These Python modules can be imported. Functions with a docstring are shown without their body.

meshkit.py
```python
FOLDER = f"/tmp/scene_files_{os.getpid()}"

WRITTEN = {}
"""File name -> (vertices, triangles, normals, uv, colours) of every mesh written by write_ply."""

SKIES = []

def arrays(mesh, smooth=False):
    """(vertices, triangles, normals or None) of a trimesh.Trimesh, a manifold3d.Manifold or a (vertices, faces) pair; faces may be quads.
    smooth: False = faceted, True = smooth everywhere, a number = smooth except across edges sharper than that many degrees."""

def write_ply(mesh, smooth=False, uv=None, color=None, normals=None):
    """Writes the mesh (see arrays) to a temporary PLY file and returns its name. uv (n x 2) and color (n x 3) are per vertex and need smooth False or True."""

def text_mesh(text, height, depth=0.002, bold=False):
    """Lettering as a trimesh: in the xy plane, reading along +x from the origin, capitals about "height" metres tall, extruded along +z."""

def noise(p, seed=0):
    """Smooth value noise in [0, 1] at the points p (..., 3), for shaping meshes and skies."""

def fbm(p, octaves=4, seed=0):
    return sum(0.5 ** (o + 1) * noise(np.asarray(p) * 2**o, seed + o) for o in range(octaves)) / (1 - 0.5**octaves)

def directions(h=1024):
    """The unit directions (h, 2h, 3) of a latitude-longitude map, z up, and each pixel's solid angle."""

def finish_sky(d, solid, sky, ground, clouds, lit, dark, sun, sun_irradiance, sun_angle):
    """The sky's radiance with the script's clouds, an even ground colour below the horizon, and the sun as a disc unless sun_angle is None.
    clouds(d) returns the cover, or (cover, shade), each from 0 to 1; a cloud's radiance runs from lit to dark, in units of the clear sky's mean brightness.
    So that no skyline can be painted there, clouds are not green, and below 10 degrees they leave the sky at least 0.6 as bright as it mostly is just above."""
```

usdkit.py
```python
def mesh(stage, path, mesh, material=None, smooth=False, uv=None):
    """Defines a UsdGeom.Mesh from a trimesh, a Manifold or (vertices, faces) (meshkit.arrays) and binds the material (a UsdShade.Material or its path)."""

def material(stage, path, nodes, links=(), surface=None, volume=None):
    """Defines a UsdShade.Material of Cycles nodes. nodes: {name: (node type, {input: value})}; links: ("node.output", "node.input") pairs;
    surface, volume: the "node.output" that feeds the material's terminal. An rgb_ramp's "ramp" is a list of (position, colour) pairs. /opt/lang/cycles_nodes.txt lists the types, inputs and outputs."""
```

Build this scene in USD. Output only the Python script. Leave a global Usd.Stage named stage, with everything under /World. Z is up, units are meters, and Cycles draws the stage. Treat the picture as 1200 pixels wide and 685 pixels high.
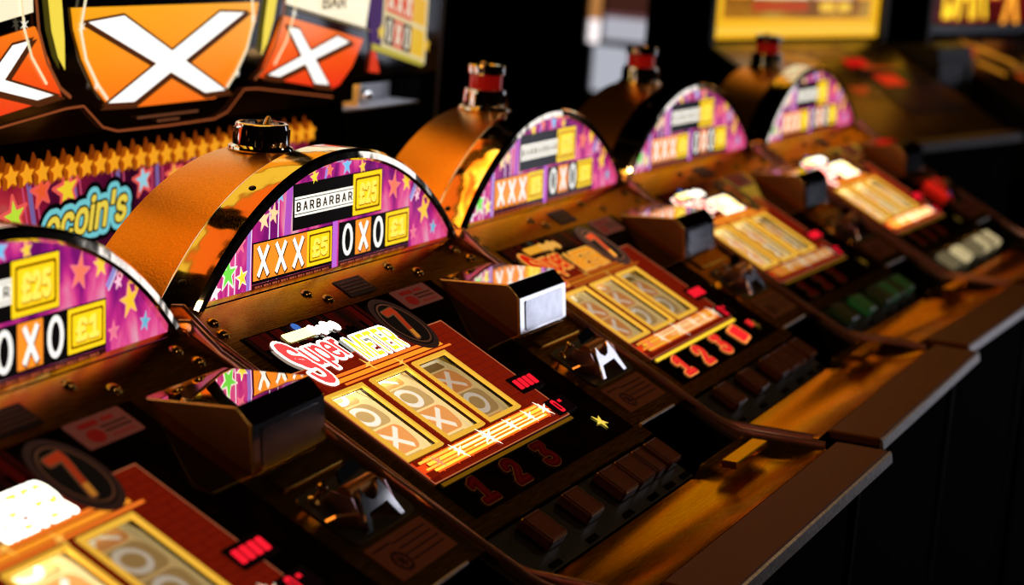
import math, random
import numpy as np, trimesh, usdkit, meshkit
from functools import lru_cache
from pxr import Usd, UsdGeom, UsdLux, UsdShade, Gf, Sdf, Vt
from shapely.geometry import Polygon, Point, LineString, box as sbox
from shapely.ops import unary_union
from shapely import affinity

stage = Usd.Stage.CreateInMemory()
UsdGeom.SetStageUpAxis(stage, UsdGeom.Tokens.z)
UsdGeom.SetStageMetersPerUnit(stage, 1.0)
UsdGeom.Xform.Define(stage, '/World')
Z0 = 0.98                                   # height of the top of the sloping decks above the floor

# ------------------------------------------------------------------ camera
PSI, PITCH, ROLL, FPX = math.radians(22.5807), math.radians(10.6562), math.radians(4.2975), 2458.0
cam_pos = np.array([-1.8923, -0.9884, 0.3834 + Z0])
cd = np.array([math.cos(PSI) * math.cos(PITCH), math.sin(PSI) * math.cos(PITCH), -math.sin(PITCH)])
cr = np.array([math.sin(PSI), -math.cos(PSI), 0.0]); cu = np.cross(cr, cd)
cr, cu = cr * math.cos(ROLL) + cu * math.sin(ROLL), -cr * math.sin(ROLL) + cu * math.cos(ROLL)
cam = UsdGeom.Camera.Define(stage, '/World/camera')
cam.CreateHorizontalApertureAttr(36.0)
cam.CreateVerticalApertureAttr(36.0 * 685 / 1200)
cam.CreateFocalLengthAttr(FPX / 1200 * 36.0)
cam.CreateFStopAttr(4.5)
cam.CreateFocusDistanceAttr(2.0)
cam.CreateClippingRangeAttr(Gf.Vec2f(0.05, 100))
cam.CreateExposureAttr(0.0)
M4 = Gf.Matrix4d(*cr, 0, *cu, 0, *(-cd), 0, *cam_pos, 1)
cam.AddTransformOp().Set(M4)

# ------------------------------------------------------------------ light of the room
dome = UsdLux.DomeLight.Define(stage, '/World/room_glow')
dome.CreateIntensityAttr(1.0); dome.CreateColorAttr(Gf.Vec3f(0.0022, 0.0013, 0.0008))
def downlight(name, x, y, z, r, power, col):
    L = UsdLux.DiskLight.Define(stage, '/World/' + name)
    L.CreateRadiusAttr(r); L.CreateIntensityAttr(power); L.CreateColorAttr(Gf.Vec3f(*col))
    L.AddTranslateOp().Set(Gf.Vec3d(x, y, z))
CEIL = 2.75
for i, (x, y) in enumerate([(-0.6, -1.5), (1.2, -1.5), (3.0, -1.3)]):
    downlight('downlight_%03d' % i, x, y, CEIL - 0.02, 0.09, 36.0, (1.0, 0.62, 0.3))

# ------------------------------------------------------------------ materials
def mat(name, nodes, links=(), surface='p.BSDF', volume=None):
    return usdkit.material(stage, '/World/Looks/' + name, nodes, links, surface=surface, volume=volume)
UsdGeom.Scope.Define(stage, '/World/Looks')
def plain(name, col, rough=0.5, metal=0.0, coat=0.0, spec=0.5, grain=None, bump=None, emit=None):
    nodes = {'p': ('principled_bsdf', dict(base_color=col, roughness=rough, metallic=metal, coat_weight=coat, specular_ior_level=spec))}
    links = []
    if grain or bump:
        nodes['tc'] = ('texture_coordinate', {})
    if grain:                                # (scale, low factor)
        nodes['n'] = ('noise_texture', dict(scale=grain[0], detail=4.0))
        nodes['r'] = ('rgb_ramp', {'ramp': [(0.3, tuple(c * grain[1] for c in col)), (0.7, col)]})
        links += [('tc.object', 'n.vector'), ('n.fac', 'r.fac'), ('r.color', 'p.base_color')]
    if bump:                                 # (scale, distance)
        nodes['bn'] = ('noise_texture', dict(scale=bump[0], detail=2.0))
        nodes['b'] = ('bump', dict(strength=bump[2] if len(bump) > 2 else 0.5, distance=bump[1]))
        links += [('tc.object', 'bn.vector'), ('bn.fac', 'b.height'), ('b.normal', 'p.normal')]
    if emit:
        nodes['p'][1].update(emission_color=emit[0], emission_strength=emit[1])
    return mat(name, nodes, links)
def brushed(name, col, rough, metal=1.0, scale=(40, 1400, 1400)):
    return mat(name, {'tc': ('texture_coordinate', {}), 'm': ('mapping', dict(scale=scale)), 'n': ('noise_texture', dict(scale=1.0, detail=3.0)),
        'r': ('rgb_ramp', {'ramp': [(0.3, (rough * 0.88,) * 3), (0.7, (rough * 1.14,) * 3)]}), 'b': ('bump', dict(strength=0.03, distance=0.0002)),
        'p': ('principled_bsdf', dict(base_color=col, metallic=metal, specular_tint=(1.0, 0.62, 0.28)))},
        [('tc.object', 'm.vector'), ('m.vector', 'n.vector'), ('n.fac', 'r.fac'), ('r.color', 'p.roughness'), ('n.fac', 'b.height'), ('b.normal', 'p.normal')])
def printed(name, strength, gloss=0.12, base=0.6):
    """Ink on glass: the mesh carries the ink colours, lamps behind it give the strength."""
    return mat(name, {'a': ('attribute', dict(attribute='ink')), 'k': ('mix_color', dict(blend_type='multiply', fac=1.0, b=(base,) * 3)),
        'p': ('principled_bsdf', dict(roughness=gloss, emission_strength=strength, specular_ior_level=0.05))},
        [('a.color', 'k.a'), ('k.result', 'p.base_color'), ('a.color', 'p.emission_color')])
black = plain('black_plastic', (0.005, 0.004, 0.004), 0.42, spec=0.3)
matte_black = plain('matte_black', (0.0025, 0.0022, 0.002), 0.85, spec=0.03)
black_gloss = plain('black_gloss', (0.004, 0.003, 0.003), 0.08)
chrome = plain('chrome', (0.82, 0.8, 0.78), 0.05, 1.0)
rim_chrome = plain('gilt_chrome', (0.9, 0.78, 0.58), 0.07, 1.0, bump=(18, 0.004, 0.35))
mirror = plain('polished_plate', (0.86, 0.74, 0.62), 0.03, 1.0, bump=(9, 0.003, 0.12))
front_mirror = plain('worn_mirror_plate', (0.66, 0.67, 0.72), 0.10, 1.0, grain=(60, 0.8))
housing = brushed('bronze_housing', (0.40, 0.17, 0.06), 0.3, 0.65)
deck_metal = brushed('dark_gold_steel', (0.5, 0.31, 0.10), 0.2)
tray_metal = brushed('gold_tray_steel', (0.46, 0.25, 0.05), 0.22, scale=(30, 900, 900))
lip_metal = plain('brown_lip_plate', (0.13, 0.042, 0.011), 0.5, 0.0, spec=0.12, grain=(300, 0.85))
edge_alu = plain('pale_edge_strip', (0.86, 0.8, 0.76), 0.38, 0.85, grain=(220, 0.55))
pink_metal = plain('rose_trim_metal', (0.85, 0.48, 0.5), 0.2, 0.85)
bronze = plain('bronze_hammered_paint', (0.9, 0.42, 0.06), 0.27, 0.95, bump=(420, 0.0010, 0.3), grain=(500, 0.72))
button_plastic = plain('brown_button_plastic', (0.14, 0.048, 0.032), 0.22, coat=0.7)
button_edge = plain('button_edge', (0.2, 0.09, 0.07), 0.3, 0.4)
red_glass = plain('red_lens', (0.5, 0.01, 0.006), 0.12, coat=0.6, emit=((1, 0.02, 0.01), 0.10))
red_lamp = plain('red_slot_lamp', (0.5, 0.01, 0.01), 0.3, emit=((1, 0.02, 0.01), 0.5))
brass = plain('brass', (0.75, 0.5, 0.18), 0.2, 1.0)
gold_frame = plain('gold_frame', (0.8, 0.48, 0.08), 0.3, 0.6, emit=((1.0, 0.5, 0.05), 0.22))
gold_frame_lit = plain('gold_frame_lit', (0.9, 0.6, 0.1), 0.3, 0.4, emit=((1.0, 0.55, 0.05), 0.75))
playfield_mat = plain('dark_playfield_glass', (0.009, 0.0035, 0.002), 0.07, grain=(26, 0.3))
white_steel = plain('bright_steel', (0.95, 0.92, 0.95), 0.14, 1.0)
pane = mat('clear_pane', {'t': ('transparent_bsdf', {}), 'g': ('glossy_bsdf', dict(roughness=0.03, color=(1, 1, 1))), 'f': ('fresnel', dict(IOR=1.45)), 'ge': ('geometry', {}), 'iv': ('math', dict(math_type='subtract', value1=1.0)), 'mu': ('math', dict(math_type='multiply')), 'm': ('mix_closure', {})},
           [('ge.backfacing', 'iv.value2'), ('iv.value', 'mu.value1'), ('f.fac', 'mu.value2'), ('mu.value', 'm.fac'), ('t.BSDF', 'm.closure1'), ('g.BSDF', 'm.closure2')], surface='m.closure')
INK = {}
def ink(strength, gloss=0.12, base=0.6):
    k = (strength, gloss, base)
    if k not in INK: INK[k] = printed('ink_%03d' % len(INK), strength, gloss, base)
    return INK[k]
LAMP = {}
def lamp(col, s):
    k = (col, s)
    if k not in LAMP:
        LAMP[k] = mat('lamp_%03d' % len(LAMP), {'e': ('emission', dict(color=col, strength=s))}, surface='e.emission')
    return LAMP[k]
def nebula(name, strength, stops, scale):
    return mat(name, {'tc': ('texture_coordinate', {}), 'm': ('mapping', dict(scale=scale)), 'n': ('noise_texture', dict(scale=1.0, detail=3.0, distortion=0.6)),
        'r': ('rgb_ramp', {'ramp': stops}), 'p': ('principled_bsdf', dict(roughness=0.15, emission_strength=strength, base_color=(0.05, 0.01, 0.02), specular_ior_level=0.05))},
        [('tc.object', 'm.vector'), ('m.vector', 'n.vector'), ('n.fac', 'r.fac'), ('r.color', 'p.emission_color')])
PURPLE = [(0.25, (0.06, 0.003, 0.09)), (0.4, (0.3, 0.01, 0.22)), (0.49, (0.72, 0.03, 0.3)), (0.57, (1.0, 0.11, 0.36)), (0.67, (1.0, 0.4, 0.55)), (0.8, (1, 0.88, 0.8))]
marquee_art = nebula('marquee_art', 0.8, PURPLE, (26, 26, 9))
crimson_art = nebula('crimson_art', 0.55, [(0.25, (0.03, 0.002, 0.02)), (0.42, (0.16, 0.006, 0.05)), (0.55, (0.45, 0.012, 0.05)), (0.68, (0.85, 0.05, 0.07)), (0.85, (1, 0.4, 0.3))], (9, 9, 6))

# ------------------------------------------------------------------ building helpers
COUNT = {}
def numbered(parent, name):
    k = (parent, name); n = COUNT.get(k, 0); COUNT[k] = n + 1
    return name if n == 0 else '%s_%03d' % (name, n)
def path_of(p): return '/World' if p is None else str(p.GetPath())
def setd(prim, label=None, cat=None, group=None, kind=None):
    for k, v in (('label', label), ('category', cat), ('group', group), ('kind', kind)):
        if v: prim.SetCustomDataByKey(k, v)
    return prim
def thing(name, label, cat, loc=(0, 0, 0), rz=0.0, group=None):
    x = UsdGeom.Xform.Define(stage, '/World/' + numbered('/World', name))
    x.AddTranslateOp().Set(Gf.Vec3d(*map(float, loc)))
    if rz: x.AddRotateZOp().Set(math.degrees(rz))
    return setd(x.GetPrim(), label, cat, group)
def obj(name, mesh, m, parent=None, label=None, smooth=False, ink_cols=None):
    pp = path_of(parent)
    g = usdkit.mesh(stage, pp + '/' + numbered(pp, name), mesh, m, smooth=smooth)
    if ink_cols is not None:
        UsdGeom.PrimvarsAPI(g).CreatePrimvar('ink', Sdf.ValueTypeNames.Color3fArray, 'vertex').Set(Vt.Vec3fArray.FromNumpy(np.asarray(ink_cols, np.float32)))
    return setd(g.GetPrim(), label)
def struct(name, mesh, m, label, smooth=False):
    return setd(obj(name, mesh, m, None, label, smooth), kind='structure')
cat_ = trimesh.util.concatenate
def block(x0, x1, y0, y1, z0, z1, ch=0.0):
    if ch <= 0:
        b = trimesh.creation.box((x1 - x0, y1 - y0, z1 - z0)); b.apply_translation(((x0 + x1) / 2, (y0 + y1) / 2, (z0 + z1) / 2)); return b
    p = []
    for sx in (0, 1):
        for sy in (0, 1):
            for sz in (0, 1):
                c = np.array([(x0, x1)[sx], (y0, y1)[sy], (z0, z1)[sz]]); s = np.array([1 - 2 * sx, 1 - 2 * sy, 1 - 2 * sz]) * ch
                for k in range(3):
                    d = s.copy(); d[k] = 0; p.append(c + d)
    return trimesh.convex.convex_hull(np.array(p))
def extrude(poly, h):
    gs = [g for g in getattr(poly, 'geoms', [poly]) if g.geom_type == 'Polygon' and g.area > 1e-10]
    return cat_([trimesh.creation.extrude_polygon(g, h, engine='earcut') for g in gs])
def frame(origin, ex, ey):
    ex, ey = np.array(ex, float), np.array(ey, float); T = np.eye(4)
    T[:3, 0], T[:3, 1], T[:3, 2], T[:3, 3] = ex, ey, np.cross(ex, ey), origin
    return T
def put(m, T):
    m = m.copy(); m.apply_transform(T); return m
def lathe(profile, n=40):
    return trimesh.creation.revolve(np.array(profile, float), sections=n)
def shape_x(poly_yz, x0, x1):
    """A (y, z) outline swept along x."""
    m = extrude(poly_yz, x1 - x0)
    return put(m, frame((x0, 0, 0), (0, 1, 0), (0, 0, 1)))
@lru_cache(None)
def glyphs(text, h, bold=True, slant=0.0, squeeze=1.0):
    m = meshkit.text_mesh(text, h, 0.002, bold)
    v, f = m.vertices, m.faces
    top = f[(v[f][:, :, 2] > 0.0015).all(1)]
    s = unary_union([Polygon(v[t][:, :2]).buffer(h * 0.002) for t in top])
    s = affinity.affine_transform(s, [squeeze, slant, 0, 1, 0, 0]).simplify(h * 0.006)
    a, b, c, d = s.bounds
    return affinity.translate(s, -(a + c) / 2, -(b + d) / 2)
def words(text, cx, cy, h, w=None, bold=True, slant=0.0):
    s = glyphs(text, h, bold, slant)
    if w:
        s = affinity.scale(s, w / (s.bounds[2] - s.bounds[0]), h / (s.bounds[3] - s.bounds[1]))
    return affinity.translate(s, cx, cy)
def star(cx, cy, r, inner=0.45, n=5, rot=0.0, sx=1.0):
    a = [math.pi / 2 + rot + i * math.pi / n for i in range(2 * n)]
    return Polygon([(cx + sx * (r if i % 2 == 0 else r * inner) * math.cos(t), cy + (r if i % 2 == 0 else r * inner) * math.sin(t)) for i, t in enumerate(a)])
def rect(x0, x1, y0, y1): return sbox(min(x0, x1), min(y0, y1), max(x0, x1), max(y0, y1))
def rrect(x0, x1, y0, y1, r): return rect(x0 + r, x1 - r, y0 + r, y1 - r).buffer(r, 4)
def cross_x(x0, x1, y0, y1, w):
    return unary_union([LineString([(x0, y0), (x1, y1)]).buffer(w / 2, cap_style=2), LineString([(x0, y1), (x1, y0)]).buffer(w / 2, cap_style=2)])
def ring(cx, cy, rx, ry, t):
    e = affinity.translate(affinity.scale(Point(0, 0).buffer(1, 12), rx, ry), cx, cy)
    return e.difference(affinity.translate(affinity.scale(Point(0, 0).buffer(1, 12), rx - t, ry - t), cx, cy))
STEP = 0.0004
def prints(parent, name, layers, T, m, label=None, lift=0.0):
    """Flat print: (outline, colour, layer) pieces laid on one surface as one mesh."""
    ms, cs = [], []
    for poly, col, lay in layers:
        if poly.is_empty: continue
        e = extrude(poly, STEP * 0.9); e.apply_translation((0, 0, lift + lay * STEP)); ms.append(e); cs.append(np.tile(col, (len(e.vertices), 1)))
    return obj(name, put(cat_(ms), T), m, parent, label, False, np.vstack(cs))

# ------------------------------------------------------------------ the slot machines of the row
AD, TL = math.radians(26.4333), math.radians(2.3965)
WU, NU = np.array([0, math.cos(AD), math.sin(AD)]), np.array([0, -math.sin(AD), math.cos(AD)])
DECK = frame((0, 0, Z0), (1, 0, 0), WU)                       # (u, -v) on the sloping deck
MARQ = frame((0, 0, Z0), (1, 0, 0), (0, math.sin(TL), math.cos(TL)))
def dk(u0, u1, v0, v1): return rect(u0, u1, -v1, -v0)
def deck_block(u0, u1, v0, v1, h0, h1, ch=0.0): return put(block(u0, u1, -v1, -v0, h0, h1, ch), DECK)
def at_deck(u, v, h=0.0): return np.array([u, 0, Z0]) - v * WU + h * NU
RR, HC = 0.388, -0.27
def segment(r, cut, n=72):
    a0 = math.asin((cut - HC) / r); a = np.linspace(a0, math.pi - a0, n)
    return Polygon([(r * math.cos(t), HC + r * math.sin(t)) for t in a])
WH, YE, OR, BK = (1, 0.97, 0.9), (1, 0.68, 0.06), (0.95, 0.2, 0.02), (0.004, 0.003, 0.003)
def plaque_gold(x0, x1, y0, y1, text):
    g = [(rect(x0, x1, y0, y1), (1.0, 0.64, 0.01), 3)]
    t = min(x1 - x0, y1 - y0)
    g += [(rrect(x0 + t * .1, x1 - t * .1, y0 + t * .1, y1 - t * .1, t * .05).difference(rrect(x0 + t * .15, x1 - t * .15, y0 + t * .15, y1 - t * .15, t * .05)), (0.12, 0.05, 0), 4)]
    w = words(text, (x0 + x1) / 2, (y0 + y1) / 2, (y1 - y0) * .5, (x1 - x0) * .6)
    g += [(affinity.translate(w.buffer(t * .03), t * .015, -t * .02), (0.3, 0.12, 0), 4.6), (w.buffer(t * .016), (1.0, 0.8, 0.1), 5.4)]
    return g
def marquee(root, rnd):
    art = obj('marquee_panel', put(extrude(segment(0.3775, -0.006), 0.004), MARQ), marquee_art, root)
    L = []
    beam = lambda pts, w, c, l=0.6: L.append((LineString(pts).buffer(w, cap_style=2), c, l))
    clip = segment(0.3765, -0.004)
    for x, w in ((-0.18, 0.0035), (-0.1765, 0.001), (-0.205, 0.0008), (-0.216, 0.0008), (-0.125, 0.0008), (-0.142, 0.0008)):
        beam([(x, -0.01), (x + 0.003, 0.1)], w, (0.4, 0.2, 0.7) if w > 0.002 else (0.95, 0.8, 0.95))
    beam([(-0.106, 0.035), (-0.1, 0.1)], 0.006, (0.5, 0.1, 0.6)); beam([(-0.006, -0.004), (-0.005, 0.06)], 0.005, (0.62, 0.16, 0.8)); beam([(-0.03, 0.085), (-0.02, 0.12)], 0.002, (0.4, 0.3, 0.85))
    beam([(0.168, 0.05), (0.2, 0.085)], 0.0028, (0.33, 0.3, 0.75)); beam([(0.17, 0.047), (0.203, 0.083)], 0.0008, (0.95, 0.8, 0.95))
    stars = [(-0.2174, 0.018, 0.0155, (0.2, 0.85, 0.08)), (-0.192, 0.0112, 0.010, (1, 0.85, 0.05)), (-0.24, 0.0045, 0.009, (1, 0.9, 0.95)), (-0.195, 0.0435, 0.009, (0.9, 0.2, 0.3)), (-0.152, 0.062, 0.010, (1, 0.8, 0.4)), (-0.133, 0.066, 0.0095, (1, 0.75, 0.35)),
             (-0.12, 0.083, 0.008, (0.25, 0.6, 0.9)), (-0.052, 0.094, 0.008, (1, 0.8, 0.05)), (-0.02, 0.0985, 0.007, (0.95, 0.25, 0.1)), (0.017, 0.1, 0.0095, (0.2, 0.6, 0.95)), (0.052, 0.0955, 0.007, (1, 0.7, 0.05)),
             (0.127, 0.068, 0.0135, (0.95, 0.22, 0.12)), (0.158, 0.07, 0.010, (1, 0.7, 0.05)), (0.203, 0.034, 0.0135, (1, 0.62, 0.03)), (0.228, 0.012, 0.008, (0.15, 0.5, 0.7)), (0.178, 0.012, 0.008, (0.85, 0.2, 0.3)), (0.185, 0.052, 0.006, (1, 0.6, 0.7))]
    L = [(p.intersection(clip), c, l) for p, c, l in L]
    for b_ in L:
        if not b_[0].is_empty: prints(art, 'light_beam', [b_], MARQ, ink(0.9), lift=0.004)
    for i, (x, y, r, c) in enumerate(stars):
        q = 0.2 * math.sin(i * 2.1)
        prints(art, 'star', [(star(x, y, r * 1.1, 0.4, rot=q).buffer(r * 0.05).intersection(clip), (1, 0.92, 0.85) if i < 3 else tuple(.6 * a_ + .4 * b_ for a_, b_ in zip(c, (.9, .2, .4))), 1.2), (star(x, y, r * .92, 0.38, rot=q).intersection(clip), c, 2.2)], MARQ, ink(0.95), lift=0.004)
    bar = [(rect(-.0955, .033, .0447, .0905), BK, 2), (rect(-.0925, .0305, .0578, .0775), (1, 0.96, 0.84), 3), (rect(-.0925, .0305, .0745, .0753), BK, 3.6), (rect(-.0925, .0305, .0600, .0608), BK, 3.6)]
    for k, ch in enumerate('BARBARBAR'): bar.append((words(ch, -0.0855 + k * 0.01365, 0.0677, 0.0092, 0.0088), (0.02, 0.01, 0.005), 4.2))
    bar += [(rect(.0295, .0968, .0447, .0905), BK, 2)] + plaque_gold(.031, .0954, .0461, .0892, '£25')
    prints(art, 'bar_plaque', bar, MARQ, ink(1.15), lift=0.004)
    x3 = [(rect(-.1735, -.0125, .0015, .042), BK, 2), (rect(-.1717, -.0665, .0047, .0405), (0.95, 0.27, 0.02), 3)]
    for k in range(3):
        c = -0.154 + k * 0.0345; X = cross_x(c - .0095, c + .0095, .0085, .037, .005)
        x3 += [(affinity.translate(X.buffer(.001), .001, -.0012), (0.1, 0.02, 0), 3.6), (X, WH, 4.4)]
    x3 += plaque_gold(-.066, -.0145, .0047, .0405, '£5') + [(rect(-.1735, -.0125, -.0045, .0012), (0.03, 0.005, 0.005), 2)]
    x3 += [(rect(-.168 + k * .0056, -.168 + k * .0056 + .0042 - .0012 * (k % 3), -.0026, -.0008), (0.35, 0.07, 0.03), 3) for k in range(27)]
    prints(art, 'triple_x_plaque', x3, MARQ, ink(1.15), lift=0.004)
    o3 = [(rect(.0015, .1655, .0015, .042), BK, 2), (rect(.0385, .0725, .0047, .0405), (0.95, 0.27, 0.02), 3)]
    for c in (.0205, .0905): o3.append((ring(c, .0226, .0112, .0168, .0046), WH, 3.4))
    X = cross_x(.0465, .0645, .0085, .037, .005); o3 += [(affinity.translate(X.buffer(.001), .001, -.0012), (0.1, 0.02, 0), 3.6), (X, WH, 4.4)]
    o3 += plaque_gold(.1085, .1635, .0047, .0405, '£1') + [(rect(.0015, .1655, -.0045, .0012), (0.03, 0.005, 0.005), 2)]
    o3 += [(rect(.006 + k * .0056, .006 + k * .0056 + .0042 - .0012 * (k % 3), -.0026, -.0008), (0.35, 0.07, 0.03), 3) for k in range(27)]
    prints(art, 'oxo_plaque', o3, MARQ, ink(1.15), lift=0.004)
@lru_cache(None)
def rim_mesh():
    """The chrome band round the marquee: a closed profile swept along the arc."""
    prof = np.array([(.3765, -.0105), (.379, -.0135), (.3855, -.0125), (.3885, -.009), (.3885, .026), (.3865, .030), (.3765, .030)])   # radius, depth
    a0 = math.asin((-0.012 - HC) / .3885); a = np.linspace(a0, math.pi - a0, 97); n = len(prof); v = []
    for t in a:
        for r, y in prof: v.append((r * math.cos(t), y + math.sin(TL) * (HC + r * math.sin(t)), Z0 + HC + r * math.sin(t)))
    f = []
    for i in range(len(a) - 1):
        for j in range(n):
            k = (j + 1) % n; f += [(i * n + j, i * n + k, (i + 1) * n + k), (i * n + j, (i + 1) * n + k, (i + 1) * n + j)]
    for b, flip in ((0, 1), ((len(a) - 1) * n, 0)):
        for j in range(1, n - 1): f.append((b, b + j + 1, b + j) if flip else (b, b + j, b + j + 1))
    m = trimesh.Trimesh(np.array(v), np.array(f), process=False); m.fix_normals(); return m
@lru_cache(None)
def hood_mesh():
    s = segment(0.3775, -0.015)
    m = extrude(s, 0.097)                                     # y from .027 to .124
    return put(m, frame((0, 0.124, Z0), (1, 0, 0), (0, 0, 1)))
def arc_pt(r, deg, y):
    t = math.radians(deg); return (r * math.cos(t), y, Z0 + HC + r * math.sin(t))
def knob(root, red):
    x, y, z = 0.0, 0.092, Z0 + 0.1068
    col = [(0, 0), (.0335, 0), (.0345, .0015), (.0335, .004), (.0295, .006), (.0285, .022), (.0272, .0275), (.0255, .0285), (0.0235, .0285), (.0235, .02), (0, .02)]
    k = lathe(col); k.apply_translation((x, y, z)); kb = obj('knob', k, chrome, root, smooth=40)
    fl = []
    for i in range(12):
        c = trimesh.creation.cylinder(.0026, .017, sections=8); t = i * math.pi / 6
        c.apply_translation((x + .0272 * math.cos(t), y + .0272 * math.sin(t), z + .0145)); fl.append(c)
    obj('grip_rib', cat_(fl), chrome, kb, smooth=40)
    if red:
        k = lathe([(0, .02), (.0215, .02), (.0215, .0475), (.02, .0485), (0, .0485)]); k.apply_translation((x, y, z)); obj('red_lens', k, red_glass, kb, 'red translucent lens of the knob', smooth=40)
        k = lathe([(0, .047), (.023, .047), (.0245, .0485), (.0245, .057), (.022, .0595), (0.017, .0595), (.016, .057), (0, .057)]); k.apply_translation((x, y, z)); obj('crown_ring', k, chrome, kb, smooth=40)
        st = trimesh.creation.icosphere(2, .0035); st.apply_translation((x - .012, y, z + .0615)); obj('pin', st, brass, kb)
    else:
        st = trimesh.creation.capsule(.009, .0032, count=[12, 10]); st.apply_transform(trimesh.transformations.rotation_matrix(0.9, (0, 1, 0.3))); st.apply_translation((x + .003, y - .004, z + .029)); obj('pin', st, brass, kb, smooth=True)
@lru_cache(None)
def profile_strip(x0, x1, up, down):
    """A trim that follows the machine's side: down the deck, over the bend and along the tray."""
    pts = [(-.002, -.001), (-.014, .0005), (-.03, -.0115)] + [(-v * math.cos(AD), -v * math.sin(AD)) for v in (.05, .2, .38)]
    pts += [(-.352, -.1735), (-.366, -.1768), (-.39, -.177), (-.462, -.177)]
    w = x1 - x0; sec = [(0, -down), (0, up * .2), (w * .2, up * .85), (w * .5, up), (w * .8, up * .85), (w, up * .2), (w, -down)]
    n = len(sec); v = [(x0 + a, y, Z0 + z + b) for y, z in pts for a, b in sec]; f = []
    for i in range(len(pts) - 1):
        for j in range(n):
            k = (j + 1) % n; f += [(i * n + j, i * n + k, (i + 1) * n + k), (i * n + j, (i + 1) * n + k, (i + 1) * n + j)]
    e0 = (len(pts) - 1) * n
    for j in range(1, n - 1): f += [(0, j, j + 1), (e0, e0 + j + 1, e0 + j)]
    m = trimesh.Trimesh(np.array(v), np.array(f), process=False); m.fix_normals(); return m
@lru_cache(None)
def reel_mesh(seq, u0, u1):
    """A printed drum below the deck: cells and letters bent onto the cylinder."""
    R, uc = 0.22, (u0 + u1) / 2; v_mid = .2045; ms, cs = [], []
    def bend(poly, lift, col):
        for g in getattr(poly, 'geoms', [poly]):
            if g.area < 1e-9: continue
            v2, f = trimesh.creation.triangulate_polygon(g, engine='earcut')
            v3 = np.c_[v2, np.zeros(len(v2))]; v3, f = trimesh.remesh.subdivide_to_size(v3, f, 0.007)
            th = v3[:, 1] / R; r = R + lift
            P = np.c_[v3[:, 0], r * np.sin(th) - v_mid, r * np.cos(th) - R - 0.0062]
            ms.append(trimesh.Trimesh(P, f, process=False)); cs.append(np.tile(col, (len(P), 1)))
    w, cell = u1 - u0 + .015, .0355
    for i, ch in enumerate(seq):
        y0 = (len(seq) / 2 - i - 1) * cell; yc = y0 + cell / 2
        bend(rect(uc - w / 2, uc + w / 2, y0, y0 + cell), 0, (1.0, 0.74, 0.32))
        if ch == 'X':
            bend(rrect(uc - w / 2 + .0135, uc + w / 2 - .0135, y0 + .0012, y0 + cell - .0012, .01), .0004, (0.85, 0.36, 0.1))
            bend(cross_x(uc - .019, uc + .019, yc - .0125, yc + .0125, .0055), .0008, (1, 0.93, 0.78))
        elif ch == 'O':
            bend(rrect(uc - w / 2 + .0135, uc + w / 2 - .0135, y0 + .0012, y0 + cell - .0012, .01), .0004, (0.6, 0.4, 0.15))
            bend(ring(uc, yc, .0185, .0145, .0058), .0008, (1, 0.95, 0.82))
        else:
            bend(rrect(uc - w / 2 + .0135, uc + w / 2 - .0135, y0 + .0012, y0 + cell - .0012, .004), .0004, (0.3, 0.17, 0.05))
            bend(rect(uc - w / 2 + .008, uc + w / 2 - .008, y0 + .012, y0 + .024), .0008, (1, 0.9, 0.7))
    return put(cat_(ms), DECK), np.vstack(cs)
REELS = [(-.2705, -.1985), (-.1825, -.1055), (-.0925, -.0185)]
RV0, RV1 = .1555, .2535
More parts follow.
